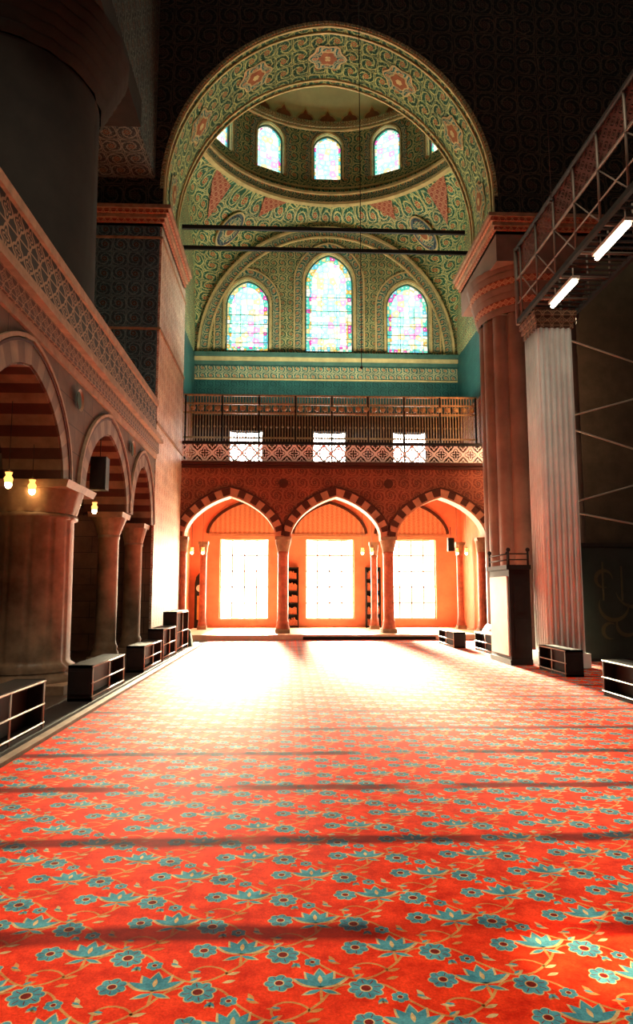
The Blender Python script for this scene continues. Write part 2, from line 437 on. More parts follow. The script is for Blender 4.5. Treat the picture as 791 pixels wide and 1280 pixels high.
for j in range(ny):
    for i in range(-5,14):
        for k in (0,1):
            ox=i*px+k*px/2+.14; oy=1.9+j*py+k*py/2
            if ox<CX0-.4 or ox>CX1: continue
            far=oy>14
            tulip(ox,oy,1.05)
            rosette(ox+px*.27,oy-.02,.82,8,.2)
            rosette(ox-px*.25,oy+.03,.68,7,.5)
            rosette(ox-px*.04,oy+.185,.40,6,.5)
            n=8 if far else 14
            vine([(ox+px*.5*t/n,oy-.10+.13*sin(pi*t/n)+.02*sin(3*pi*t/n)) for t in range(n+1)],.006)
            vine([(ox-px*.5*t/n,oy-.10-.12*sin(pi*t/n)) for t in range(n+1)],.006)
            vine([(ox+px*.30+.09*cos(a*.45)*(1-a/22),oy+.10+.07*sin(a*.45)) for a in range(0,12)],.0055)
            for (lx,ly,a) in ((.14,.05,-.9),(.26,-.13,.6),(-.16,-.15,1.4),(-.30,-.08,-2.0),(.07,.18,.4),(-.12,.14,-.7),(.33,.06,1.9),(-.05,-.17,-1.2)):
                poly(rotp(petal(.06,.013,5),a),ox+lx,oy+ly,1,.0019,C_cream if (i+j)%2 else C_vine)
                if int(lx*100)%2==0: poly(rotp(petal(.04,.008,5),a,0,.01),ox+lx,oy+ly,1,.0026,C_teal)
mb.build('floral_carpet',merge=False)

# raised marble platform at the end
mb=MB(); mb.box(-3.78,7.18,23.25,27.98,-.02,.17,plain('warm_marble_step',(.75,.5,.34),.5,var=.15))
mb.box(.5,5.0,23.2,23.246,-.02,.10,M['wood'])
mb.build('platform_step')
mb=MB(); mb.box(-2.74,-2.64,1.0,21.5,-.02,.03,M['tan_l']); mb.box(-3.2,-2.745,1.0,21.5,-.02,.06,M['wood']); mb.build('trim_1')

# ------------------------------------------------------------------ left arcade
def colm(name,cx,cy,r,z1,mat,capmat,base=.0,capr=1.35,flute=0,hx=None):
    mb=MB()
    mb.frustum(cx,cy,base,base+.14,r*1.35,r*1.35,r*1.35,r*1.35,capmat)
    H=z1
    prof=[(r*1.28,base+.14),(r*1.28,base+.22),(r*1.1,base+.30),(r*1.18,base+.36),(r*1.02,base+.44),(r,base+.5),(r*.97,H-.62),(r*1.06,H-.60),(r*1.06,H-.54),(r,H-.52)]
    mb.lathe(prof,cx,cy,mat,44 if not flute else 96,(lambda t:1-.03*max(0,1-abs((t*flute/(2*pi))%1-.5)*14)) if flute else None)
    for i in range(4):
        a=r*(1+(capr-1)*(i)/4); b=r*(1+(capr-1)*(i+1)/4); z0=H-.52+i*.1
        mb.lathe([(a,z0),(b,z0+.08),(b,z0+.1)],cx,cy,capmat,48,lambda t:1+.035*abs(sin(8*t)))
    h=r*capr*1.0
    mb.frustum(cx,cy,H-.12,H,h,h,h*1.06,h*1.06,capmat)
    return mb.build(name)
SP=3.45
colm('stone_column',-4.45,12.05,.68,SP,M['col_l'],M['tan_l'],-.02,1.15,12)
colm('stone_column',-4.45,7.55,.68,SP,M['col_l'],M['tan_l'],-.02,1.15,12)
colm('stone_column',-4.25,16.25,.24,SP,M['col_l'],M['tan_l'],-.02,1.6)
colm('stone_column',-4.25,18.85,.24,SP,M['col_l'],M['tan_l'],-.02,1.4)
mb=MB(); fr=FX(-3.8)
ops=[(3.6,6.9,SP,SP,1.45),(8.2,11.4,SP,SP,1.45),(12.65,15.9,SP,SP,1.45),(16.55,18.75,SP,SP,1.4)]
wall_row(mb,fr,1.0,19.2,SP,5.35,ops,M['tan'],.95)
for o in ops:
    c=arch((o[0]+o[1])/2,(o[1]-o[0])/2,SP,o[4],22)
    band(mb,fr,c,.0,.30,-.03,.02,[M['tan_v'],M['tan_d']],1)
    band(mb,fr,c,.30,.34,-.045,.02,[M['vd']],1)
    band(mb,fr,c,.36,.42,-.06,.02,[M['tan_l']],1)
    band(mb,fr,c,-.03,-.01,.0,.95,[M['tan_v'],M['vd']],1)
for y in (7.55,12.0,16.2):
    P=[(-3.76,y+.16*cos(2*pi*k/20),5.0+.16*sin(2*pi*k/20)) for k in range(20)]
    mb.face(P,M['green'])
    for k in range(20):
        a,b=2*pi*k/20,2*pi*(k+1)/20
        mb.face([(-3.75,y+.16*cos(a),5+.16*sin(a)),(-3.75,y+.16*cos(b),5+.16*sin(b)),(-3.72,y+.2*cos(b),5+.2*sin(b)),(-3.72,y+.2*cos(a),5+.2*sin(a))],M['tan_l'])
for y in (12.0,16.2):
    f2=FY(y)
    wall_row(mb,f2,-9.9,-4.8,SP,6.0,[(-9.0,-5.3,SP,SP,1.6)],M['tan'],.5)
    c=arch(-7.15,1.85,SP,1.6,20); band(mb,f2,c,0,.4,-.04,.0,[M['tan_l'],M['vd']],1)
mb.build('wall_left')
mb=MB(); mb.box(-9.95,-4.8,1,19.2,6.05,6.3,M['tan']); mb.build('ceiling_aisle')
mb=MB(); mb.box(-10.3,-10,1,28,-.02,12,M['tan']); mb.build('wall_aisle')
mb=MB(); fr=FX(-3.8)
strip(mb,fr,1,19.2,5.36,5.5,-.05,.9,M['tan_l']); strip(mb,fr,1,19.2,5.5,5.8,-.10,.9,M['relief_fine'])
strip(mb,fr,1,19.2,5.8,5.9,-.22,.9,M['tan_l']); strip(mb,fr,1,19.2,5.9,6.02,-.16,.9,M['tan_l'])
strip(mb,fr,1,19.2,6.02,6.12,-.05,.15,M['tan_l']); strip(mb,fr,1,19.2,6.12,6.89,-.0,.12,M['relief_tan'])
strip(mb,fr,1,19.2,6.89,7.05,-.06,.2,M['tan_l'])
mb.build('gallery_balustrade')

# ------------------------------------------------------------------ piers and great arch
YA=19.3; AD=2.6
mb=MB()
mb.box(-7.2,-3.8,YA,23.9,-.02,12.5,M['tile_lit'])
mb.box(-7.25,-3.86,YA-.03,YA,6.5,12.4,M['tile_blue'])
mb.box(-7.25,-3.86,YA-.03,YA,-.02,6.5,M['tan'])
for z in (6.4,9.2,12.0): mb.box(-7.25,-3.76,YA-.06,23.9,z,z+.07,M['tan_l'])
mb.build('pier_left')
def cornice(name,x0,x1,sgn,mat):
    mb=MB()
    for i in range(5):
        e=.07*i; z=12.4+i*.11
        mb.box(x0-e,x1+e,YA-e,23.6,z,z+.115,M['cornice'] if i%2 else mat)
    mb.build(name)
cornice('impost_cornice',-7.2,-3.8,1,M['tan_l']); 
mb=MB()
ccx,ccy,cr=7.75,21.1,1.52
mb.lathe([(cr*1.12,.004),(cr*1.12,.35),(cr*1.06,.5),(cr*1.01,.6)],ccx,ccy,M['fluted'],60)
mb.lathe([(cr,.6),(cr,10.2)],ccx,ccy,M['fluted'],240,lambda t:.90+.10*abs(sin(t*8))**.6)
for i in range(7):
    mb.lathe([(cr*(1+.03*i),10.2+i*.2),(cr*(1.04+.03*i),10.36+i*.2),(cr*(1.04+.03*i),10.4+i*.2)],ccx,ccy,M['cornice'] if i%3==1 else M['fluted'],72,lambda t:1+.02*abs(sin(t*14)))
mb.box(6.25,9.4,YA,23.5,11.55,12.5,M['fluted'])
mb.build('fluted_pier')
cornice('impost_cornice',6.25,9.4,1,M['tan_l'])
GC=[(-3.8,12.95)]+arch(1.22,5.02,13.6,5.62,64,.05)+[(6.24,12.95)]
mb=MB(); fr=FY(YA)
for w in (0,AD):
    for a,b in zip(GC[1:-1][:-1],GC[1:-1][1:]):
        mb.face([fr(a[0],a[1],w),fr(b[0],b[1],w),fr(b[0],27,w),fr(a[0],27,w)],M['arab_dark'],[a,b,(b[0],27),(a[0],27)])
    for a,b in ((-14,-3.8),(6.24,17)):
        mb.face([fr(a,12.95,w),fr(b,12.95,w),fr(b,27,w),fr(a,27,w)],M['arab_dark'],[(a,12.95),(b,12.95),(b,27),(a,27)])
L=0
for a,b in zip(GC[:-1],GC[1:]):
    l=math.hypot(b[0]-a[0],b[1]-a[1])
    mb.face([fr(*a,0),fr(*b,0),fr(*b,AD),fr(*a,AD)],M['arab_soffit'],[(L,0),(L+l,0),(L+l,AD),(L,AD)],True); L+=l
cc=GC[1:-1]
for w in (0.0,.26,2.25,2.5): band(mb,fr,GC,-.05,.0,w,w+.06,[M['goldline']])
band(mb,fr,cc,0,.10,-.04,0,[M['arab_gold']]); 
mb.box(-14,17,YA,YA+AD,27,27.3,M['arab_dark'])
def on_curve(s):
    L=0
    for a,b in zip(GC[:-1],GC[1:]):
        l=math.hypot(b[0]-a[0],b[1]-a[1])
        if L+l>=s:
            t=(s-L)/l; return (a[0]+(b[0]-a[0])*t,a[1]+(b[1]-a[1])*t),((b[0]-a[0])/l,(b[1]-a[1])/l)
        L+=l
    return GC[-1],(0,-1)
TL=sum(math.hypot(b[0]-a[0],b[1]-a[1]) for a,b in zip(GC[:-1],GC[1:]))
for k in range(7):
    s0=TL*(k+.5)/7
    for sc,m,d in ((1.0,M['goldline'],.03),(.9,M['arab_band'],.045),(.6,M['goldline'],.06),(.5,M['domebr'],.075),(.2,M['goldline'],.085)):
        P=[]
        for q in range(28):
            a=2*pi*q/28; r=1+.12*cos(a*6)
            (u,z),(tu,tz)=on_curve(s0+.6*sc*r*cos(a)); 
            P.append((u+tz*d,YA+1.28+.5*sc*r*sin(a),z-tu*d))
        c=Vector((0,0,0))
        for p in P: c+=Vector(p)
        c/=len(P)
        for q in range(28): mb.face([c,P[q],P[(q+1)%28]],m,[(0,0),(sc*cos(2*pi*q/28)*.5,sc*sin(2*pi*q/28)*.5),(sc*cos(2*pi*(q+1)/28)*.5,sc*sin(2*pi*(q+1)/28)*.5)])
mb.build('great_arch')
for y in (22.75,24.2):
    mb=MB(); mb.box(-3.79 if y<24 else -3.99,6.24 if y<23 else 7.19,y-.05,y+.05,14.28,14.42,M['iron']); mb.build('tie_bar')

mb=MB()
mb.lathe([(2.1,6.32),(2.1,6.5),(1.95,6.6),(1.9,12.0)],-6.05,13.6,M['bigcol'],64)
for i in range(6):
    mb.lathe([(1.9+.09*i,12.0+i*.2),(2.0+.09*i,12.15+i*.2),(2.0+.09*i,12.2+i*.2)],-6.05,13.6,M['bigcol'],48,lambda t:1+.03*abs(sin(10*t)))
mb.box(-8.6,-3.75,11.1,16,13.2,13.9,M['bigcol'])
mb.build('round_pier')
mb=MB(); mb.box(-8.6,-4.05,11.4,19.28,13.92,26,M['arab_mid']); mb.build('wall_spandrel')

# ------------------------------------------------------------------ far facade arcade (Y=24)
YF=24.0
mb=MB(); fr=FY(YF)
cs=[-2.07,1.69,5.45]; aw=1.62
ops=[(c-aw,c+aw,3.55,3.55,1.45) for c in cs]
wall_row(mb,fr,-4.0,7.3,3.55,6.1,ops,M['red'],.55,jamb=M['red2'],pt=.3)
for c in cs:
    cv=arch(c,aw,3.55,1.45,22,.3)
    band(mb,fr,cv,.0,.28,-.03,.0,[M['vd'],M['vl']],1)
    band(mb,fr,cv,.28,.34,-.06,.0,[M['vd']])
    band(mb,fr,cv,-.03,.03,-.04,.58,[M['vl']])
for x in (-.19,3.57):
    P=[(x+.17*cos(2*pi*k/20),YF-.02,5.45+.17*sin(2*pi*k/20)) for k in range(20)]; mb.face(P,M['vd'])
mb.build('wall_facade')
for x in (-.19,3.57): colm('marble_column',x,YF+.27,.19,3.55,M['redmarble'],M['tan_l'],.17,1.5)
for x in (-3.75,6.95): colm('marble_column',x,YF+.27,.15,3.55,M['redmarble'],M['tan_l'],.17,1.3)
for x in (-3.3,3.35,6.75): colm('slim_column',x,26.6,.13,3.55,M['redmarble'],M['tan_l'],.17,1.4)
mb=MB(); mb.box(-3.98,7.18,YF+.56,27.9,6.1,6.2,M['tan_d'])
strip(mb,FY(YF),-3.79,7.18,5.98,6.08,-.12,-.005,M['vd']); strip(mb,FY(YF),-3.79,7.18,6.1,6.2,-.2,.56,M['vd'])
mb.build('gallery_floor')
mb=MB(); fr=FY(YF-.1)
strip(mb,fr,-3.79,7.18,6.2,6.24,0,.1,M['white']); strip(mb,fr,-3.79,7.18,6.84,6.94,-.03,.13,M['iron'])
mb.face([fr(-3.79,6.24,.05),fr(7.18,6.24,.05),fr(7.18,6.84,.05),fr(-3.79,6.84,.05)],M['filigree'],[(0,.0),(10.88,.0),(10.88,.55),(0,.55)])
mb.build('pierced_balustrade')
mb=MB()
for i in range(103):
    x=-3.85+i*.106; mb.box(x-.015,x+.015,25.0,25.03,7.1,8.95,M['gold'])
    if i%2==0: mb.ball((x,25.015,7.75),.04,M['gold'],1.3,8)
for i in range(9): mb.box(-3.9+i*1.37,-3.84+i*1.37,24.98,25.05,6.2,8.95,M['wood'])
for z in (7.1,7.3,8.25,8.6,8.92): mb.box(-3.95,7.15,24.99,25.05,z,z+.06,M['gold'])
for i in range(35):
    x=-3.6+i*.31; mb.ball((x,25.0,8.46),.11,M['gold'],1.0,8)
mb.build('gilded_screen')

# ------------------------------------------------------------------ back wall
YB=28.0
wc=[-1.8,1.7,5.1]
mb=MB(); fr=FY(YB)
wall_row(mb,fr,-12,14,-.02,6.15,[(c-1.0,c+1.0,.5,3.75,0) for c in wc],M['red2'],.5,jamb=M['red2'])
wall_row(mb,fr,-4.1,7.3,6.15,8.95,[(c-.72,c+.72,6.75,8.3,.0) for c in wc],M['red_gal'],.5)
wall_row(mb,fr,-4.1,7.3,8.95,11.6,[],M['teal'],.5)
wins=[(wc[0],.92,13.85,1.1),(wc[1],1.03,14.9,1.3),(wc[2],.92,13.85,1.1)]
wall_row(mb,fr,-4.1,7.3,11.6,17.9,[(c-a,c+a,11.8,zs,r) for c,a,zs,r in wins],M['arab_fine'],.5,jamb=M['goldline'])
for z0,z1,w,m in ((11.15,11.3,-.1,M['green_mould']),(11.3,11.45,-.2,M['goldline']),(11.45,11.62,-.32,M['green_mould']),(10.6,11.1,-.03,M['arab_band']),(10.5,10.56,-.06,M['goldline']),(9.0,9.1,-.06,M['goldline'])):
    strip(mb,fr,-3.99,7.19,z0,z1,w,-.002,m)
for c,a,zs,r in wins:
    cv=[(c-a,11.8)]+arch(c,a,zs,r,24)+[(c+a,11.8)]
    band(mb,fr,cv,.02,.12,-.06,0,[M['goldline']]); band(mb,fr,cv,.16,.42,-.03,0,[M['arab_band']]); band(mb,fr,cv,.44,.5,-.05,0,[M['goldline']])
big=arch(1.6,5.5,11.7,5.7,60,.0)
band(mb,fr,big,-.10,0,-.12,0,[M['goldline']]); band(mb,fr,big,-.42,-.12,-.06,0,[M['arab_band']]); band(mb,fr,big,-.5,-.43,-.09,0,[M['goldline']])
for c in wc:
    cv=arch(c,1.45,3.98,1.25,24,.3)
    for a,b in zip(cv[:-1],cv[1:]): mb.face([fr(a[0],3.98,-.04),fr(b[0],3.98,-.04),fr(*b,-.04),fr(*a,-.04)],M['honey'],[(a[0],0),(b[0],0),b,a])
    band(mb,fr,cv,0,.12,-.08,0,[M['vd']]); strip(mb,fr,c-1.5,c+1.5,3.88,3.98,-.08,-.001,M['vl'])
mb.build('wall_back')

wn=[0]
def window(c,a,zb,zs,r,Y,glass,bars,border=None,fr=None,frame=None,bw=.015):
    wn[0]+=1; mb=MB(); fr=fr or FY(Y); frame=frame or M['frame']
    if r>0: cv=arch(c,a,zs,r,24)
    else: cv=[(c-a+2*a*i/6,zs) for i in range(7)]
    if border:
        inn=[(c+(u-c)*(1-border/a),zs+(z-zs)*(1-border/max(r,.5))) for u,z in cv]
        for (a0,b0),(a1,b1) in zip(zip(cv[:-1],cv[1:]),zip(inn[:-1],inn[1:])):
            mb.face([fr(*a0,.2),fr(*b0,.2),fr(*b1,.2),fr(*a1,.2)],M['stain_b'],[a0,b0,b1,a1])
        for s in (-1,1):
            x0,x1=sorted((c+s*a,c+s*(a-border)))
            mb.face([fr(x0,zb,.2),fr(x1,zb,.2),fr(x1,zs,.2),fr(x0,zs,.2)],M['stain_b'],[(x0,zb),(x1,zb),(x1,zs),(x0,zs)])
        mb.face([fr(c-a+border,zb,.2),fr(c+a-border,zb,.2),fr(c+a-border,zb+border,.2),fr(c-a+border,zb+border,.2)],M['stain_b'],[(c-a,zb),(c+a,zb),(c+a,zb+border),(c-a,zb+border)])
        z0=zb+border
        for p,q in zip(inn[:-1],inn[1:]):
            mb.face([fr(p[0],z0,.2),fr(q[0],z0,.2),fr(*q,.2),fr(*p,.2)],glass,[(p[0],z0),(q[0],z0),q,p])
    else:
        for p,q in zip(cv[:-1],cv[1:]):
            mb.face([fr(p[0],zb,.2),fr(q[0],zb,.2),fr(*q,.2),fr(*p,.2)],glass,[(p[0],zb),(q[0],zb),q,p])
    full=[(c-a,zb)]+cv+[(c+a,zb)]
    band(mb,fr,full,-.05,.0,.12,.26,[frame])
    strip(mb,fr,c-a,c+a,zb,zb+.05,.12,.26,frame)
    nx,nz=bars
    for i in range(1,nx):
        u=c-a+2*a*i/nx; strip(mb,fr,u-bw,u+bw,zb,zs,.15,.19,frame)
    for j in range(1,nz):
        z=zb+(zs-zb)*j/nz; strip(mb,fr,c-a,c+a,z-bw,z+bw,.15,.19,frame)
    return mb.build('window_%d'%wn[0],merge=False)
for c in wc: window(c,1.0,.5,3.75,0,YB,M['glass'],(4,5),bw=.025)
for c in wc: window(c,.72,6.75,8.3,0,YB,M['glass_g'],(4,3),frame=M['iron'])
for (c,a,zs,r),bd in zip(wins,(.24,.28,.24)): window(c,a,11.8,zs,r,YB,M['stain_c'],(3,5),bd,frame=M['green_mould'],bw=.008)

mb=MB()
for x0,x1 in ((-4.1,-4.0),(7.2,7.3)):
    mb.box(x0,x1,21.95,28,11.6,17.9,M['arab_fine']); mb.box(x0,x1,23.95,28,8.95,11.6,M['teal']); mb.box(x0,x1,23.95,28,6.2,8.95,M['cornice']); mb.box(x0,x1,24.56,28,-.02,6.09,M['red2'])
mb.build('wall_apse')

# drum, pendentives, semi dome
DX,DY,R=1.6,21.95,5.3
mb=MB(); S=48
def pend(th,s):
    cx,sy=cos(th),sin(th)
    t=min(5.6/max(1e-6,abs(cx)),6.05/max(1e-6,abs(sy))); x0,y0=DX-t*cx,DY+t*sy
    if abs(abs(sy)*t-6.05)<1e-3: u=(x0-DX)/5.6
    else: u=(y0-DY)/6.05
    z0=11.8+5.75*shape(u,.0)
    rr=t+(R-t)*(1-cos(s*pi/2))
    z=z0+(18.0-z0)*sin(s*pi/2)
    return (DX-rr*cx,DY+rr*sy,z),(th*R,z)
for i in range(S*2):
    for j in range(8):
        q=[pend(pi*a/(2*S),b/8) for a,b in ((i,j),(i+1,j),(i+1,j+1),(i,j+1))]
        mb.face([k[0] for k in q],M['arab'],[k[1] for k in q],True)
fr=FC(DX,DY,R); LU=pi*R
def arcpos(deg): return radians(deg)*R
cw=[90-55,90-27.5,90,90+27.5,90+55]; hw=.6
ops=[(arcpos(d)-hw,arcpos(d)+hw,19.15,20.65,.6) for d in cw]
wall_row(mb,fr,0,LU,18.0,21.6,ops,M['arab'],.35,jamb=M['goldline'],du=.3)
for z0,z1,w,m in ((17.9,18.02,-.22,M['goldline']),(18.02,18.35,-.14,M['arab_band']),(18.35,18.45,-.24,M['goldline']),(18.7,18.78,-.05,M['goldline']),(21.35,21.42,-.12,M['goldline']),(21.45,21.7,-.2,M['arab_gold'])):
    strip(mb,fr,0,LU,z0,z1,w,-.001,m,60)
for d in cw:
    c=arcpos(d); cv=[(c-hw,19.15)]+arch(c,hw,20.65,.6,16)+[(c+hw,19.15)]
    band(mb,fr,cv,.02,.1,-.05,0,[M['goldline']]); band(mb,fr,cv,.14,.34,-.03,0,[M['arab_band']])
for i in range(48):
    for j in range(12):
        P=[]
        for a,b in ((i,j),(i+1,j),(i+1,j+1),(i,j+1)):
            t=pi*a/48; ph=pi/2*b/12
            P.append((DX-R*cos(ph)*cos(t),DY+R*cos(ph)*sin(t),21.7+R*.85*sin(ph)))
        mb.face(P,M['dome'],None,True)
for k in range(17):
    t=pi*(k+.5)/17
    for sc,m,off in ((1,M['goldline'],.05),(.8,M['domebr'],.07)):
        outl=[(-.36,0),(-.42,.25),(-.3,.5),(-.14,.62),(0,1.0),(.14,.62),(.3,.5),(.42,.25),(.36,0)]
        P=[]
        for (u,h) in outl:
            uu=t+u*sc/R; hh=.05+h*sc*.75; ph=hh/R
            rr=(R-off)*cos(ph); P.append((DX-rr*cos(uu),DY+rr*sin(uu),21.7+(R-off)*.85*sin(ph)))
        mb.face(P,m)
for d in (53,127):
    th=radians(d)
    def P0(a,b): return Vector(pend(a,b)[0])
    p=P0(th,.45); t1=(P0(th+.05,.45)-P0(th-.05,.45)).normalized(); t2=(P0(th,.6)-P0(th,.3)).normalized()
    n=t1.cross(t2).normalized()
    if n.dot(Vector((DX,DY,p[2]))-p)<0: n=-n
    for sc,m,k in ((1.0,M['goldline'],.24),(.9,M['tile_blue'],.26),(.72,M['arab_band'],.28),(.4,M['goldline'],.30),(.3,M['domebr'],.32)):
        ctr=p+n*k; rim=[ctr+(t1*cos(2*pi*q/28)+t2*sin(2*pi*q/28))*.68*sc for q in range(28)]
        for q in range(28):
            mb.face([ctr,rim[q],rim[(q+1)%28]],m)
            if sc==1.0: mb.face([rim[q],rim[(q+1)%28],rim[(q+1)%28]-n*.5,rim[q]-n*.5],m)
    def PP(a,b,k):
        v=Vector((DX,DY,P0(a,b)[2]))-P0(a,b); v.normalize(); return tuple(P0(a,b)+v*k)
    for s in (-1,1):
        mb.face([PP(th+s*dt,ss,.07) for (dt,ss) in ((.14,.90),(.34,.95),(.28,.75),(.16,.5))],M['cornice'])
mb.build('ceiling_semi_dome')
for d in cw: window(arcpos(d),hw,19.15,20.65,.6,0,M['stain_c'],(1,1),.14,fr=fr,frame=M['green_mould'])

# ------------------------------------------------------------------ dark right hall
mb=MB(); mb.box(9.5,17,24,24.4,-.02,17,M['dark']); mb.box(16.6,17,-2,24,-.02,27,M['dark']); mb.build('wall_right')

mb=MB(); x0,x1,y0,y1=5.58,6.34,14.5,15.3
mb.box(x0-.08,x1+.08,y0-.08,y1+.08,.003,.3,M['pillar']); mb.box(x0,x1,y0,y1,.3,7.85,M['pillar'])
for i in range(6):
    x=x0+.065+i*.126; mb.tube((x,y0,.32),(x,y0,7.5),.04,M['pillar'],10)
    y=y0+.065+i*.134; mb.tube((x0,y,.32),(x0,y,7.5),.04,M['pillar'],10)
for i in range(3): mb.box(x0-.03*i-.04,x1+.03*i+.04,y0-.03*i-.04,y1+.03*i+.04,7.5+i*.13,7.63+i*.13,M['relief_fine'])
mb.build('fluted_pillar')
mb=MB()
for x in (5.42,6.55):
    mb.box(x-.04,x+.04,2.0,15.3,7.92,8.02,M['wood'])
for i in range(60): mb.box(5.42,6.55,2.1+i*.22,2.16+i*.22,7.98,8.01,M['wood'])
for z,r in ((9.75,.05),(9.0,.03),(8.4,.018)): mb.tube((5.42,2,z),(5.42,15.3,z),r,M['wood' if z>9 else 'scaff'])
for i in range(14):
    y=2+i*1.0; mb.tube((5.42,y,7.95),(5.42,y,9.75),.025,M['scaff'])
    mb.tube((5.42,y,8.02),(5.42,min(15,y+1),9.0),.013,M['scaff'],6)
    mb.tube((5.42,y,7.98),(6.55,y,7.98),.03,M['scaff'],6)
    mb.tube((6.55,y,7.98),(6.55,y,9.0),.02,M['scaff'],6)
mb.face([(5.44,2,9.02),(5.44,15.3,9.02),(5.44,15.3,9.73),(5.44,2,9.73)],M['lattice_red'],[(0,0),(13,0),(13,.86),(0,.86)])
mb.tube((5.42,15.3,7.9),(5.42,15.3,9.8),.05,M['scaff'])
mb.build('overhead_walkway')
for y in (10.4,12.5):
    mb=MB(); mb.box(5.52,5.68,y-.03,y+1.2,7.70,7.76,M['metal']); mb.tube((5.6,y,7.65),(5.6,y+1.17,7.65),.045,M['tube'],10)
    for yy in (y+.1,y+1.0): mb.tube((5.6,yy,7.76),(5.6,yy,7.978),.012,M['metal'],6)
    mb.build('fluorescent_light')
mb=MB()
for x in (6.85,9.2): mb.tube((x,16.2,0.003),(x,16.2,9.5),.03,M['scaff'])
for a,b in ((7.95,7.15),(5.9,6.55),(5.65,4.9),(3.75,4.4),(3.55,3.1)):
    mb.tube((6.85,16.2,a),(9.2,16.2,b),.022,M['brace'],6)
mb.build('scaffolding_tower')
mb=MB(); mb.box(6.75,9.4,15.75,15.85,.003,2.75,M['panelblk'])
for (a,b,c,d) in ((6.75,9.4,2.66,2.75),(6.75,9.4,.003,.08)): mb.box(a,b,15.72,15.75,c,d,M['wood'])
for (cx,cz,r,a0,a1) in ((7.6,1.3,.35,2.8,6.4),(8.1,1.7,.45,3.4,6.9),(7.4,1.9,.2,0,5),(8.5,1.1,.3,3,6.2),(7.9,.85,.25,2.6,6),(7.5,.7,.18,1,5)):
    N=14
    for k in range(N):
        a=a0+(a1-a0)*k/N;b=a0+(a1-a0)*(k+1)/N; w0=.04*sin(pi*k/N)+.006; w1=.04*sin(pi*(k+1)/N)+.006
        mb.face([(cx+(r-w0)*cos(a),15.735,cz+(r-w0)*sin(a)),(cx+(r+w0)*cos(a),15.735,cz+(r+w0)*sin(a)),(cx+(r+w1)*cos(b),15.735,cz+(r+w1)*sin(b)),(cx+(r-w1)*cos(b),15.735,cz+(r-w1)*sin(b))],M['callig'])
for x,h in ((7.35,.9),(7.8,.8),(8.2,.9)): mb.box(x,x+.04,15.73,15.75,1.4,1.4+h,M['callig'])
mb.build('calligraphy_panel')

mb=MB(); x0,x1,y0,y1=4.88,5.38,15.0,16.5
mb.box(x0,x1,y0,y1,.005,.12,M['wood']); mb.box(x0+.03,x1,y0+.03,y1,.12,2.1,M['wood'])
mb.box(x0,x0+.03,y0+.12,y1-.1,.2,1.95,M['white'])
for z in (.35,1.15): mb.box(x0+.12,x1-.08,y0,y0+.03,z,z+.65,M['wood'])
mb.box(x0-.04,x1+.01,y0-.04,y1+.04,2.1,2.2,M['wood'])
for x in (x0+.03,x1-.03):
    for y in (y0+.03,y1-.05):
        mb.tube((x,y,2.2),(x,y,2.5),.025,M['wood']); mb.ball((x,y,2.54),.05,M['wood'])
for z in (2.32,2.45):
    mb.tube((x0+.03,y0+.03,z),(x0+.03,y1-.05,z),.015,M['wood'],6); mb.tube((x0+.03,y0+.03,z),(x1-.03,y0+.03,z),.015,M['wood'],6)
mb.build('preacher_pulpit')

def barrier(xf,dx,y0,y1,h=.55,z=0.005):
    mb=MB(); d=.34*dx
    a,b=sorted((xf,xf+d))
    mb.box(a,b,y0,y0+.07,z,z+h,M['wood']); mb.box(a,b,y1-.07,y1,z,z+h,M['wood'])
    mb.box(a+.03,b-.03,y0-.012,y0,z+.1,z+h-.08,M['wood'])
    n=max(2,int((y1-y0)/.8))
    for i in range(n+1):
        y=y0+.03+(y1-y0-.06)*i/n; mb.tube((xf,y,z),(xf,y,z+h-.02),.012,M['metal'],8)
    for k in (.12,.5,.96):
        mb.tube((xf,y0,z+h*k),(xf,y1,z+h*k),.011,M['metal'],8)
    mb.box(a,b,y0,y1,z+h-.04,z+h,M['wood']); mb.box(min(xf+.5*d,xf+d),max(xf+.5*d,xf+d),y0+.07,y1-.07,z+.02,z+h-.04,M['wood'])
    mb.box(a,b,y0,y1,z,z+.04,M['wood'])
    return mb.build('low_barrier')
zk=.06
barrier(-2.78,-1,5.2,8.1,.55,zk); barrier(-2.78,-1,10.0,11.9,.5,zk); barrier(-2.78,-1,13.5,15.3,.5,zk)
barrier(-2.78,-1,15.5,17.2,.72,zk); barrier(-2.78,-1,17.3,19.3,1.05,zk)
barrier(4.93,1,8.3,10.7,.55); barrier(5.25,1,12.9,14.3,.5); barrier(5.25,1,17.2,19.2,.5); barrier(4.75,1,19.6,21.6,.45)
mb=MB(); mb.frustum(-2.9,20.0,.06,.42,.16,.2,.1,.12,M['green']); mb.ball((-2.9,20.0,.45),.1,M['green']); mb.build('cloth_bag')

def lamp(x,y,z,top):
    mb=MB()
    mb.tube((x,y,z+.16),(x,y,top),.006,M['iron'],6)
    s=.8
    mb.lathe([(.012*s,z-.13*s),(.03*s,z-.11*s),(.075*s,z-.02*s),(.085*s,z+.04*s),(.05*s,z+.1*s),(.07*s,z+.16*s)],x,y,M['glasslamp'],14)
    mb.lathe([(.07*s,z+.16*s),(.075*s,z+.18*s),(.01,z+.2*s)],x,y,M['brass'],14)
    mb.ball((x,y,z-.06),.055,M['bulb'],1.2,10)
    mb.build('hanging_oil_lamp')
for x,y,z in ((-4.2,9.7,3.35),(-4.3,10.5,3.3),(-4.2,11.2,3.3),(-4.3,14.0,3.45),(-4.2,14.8,3.4),(-4.3,13.4,3.4)): lamp(x,y,z,4.55)
for x in (-3.55,-3.15,2.75,3.1,6.3,6.65): lamp(x,25.2,3.1,6.09)
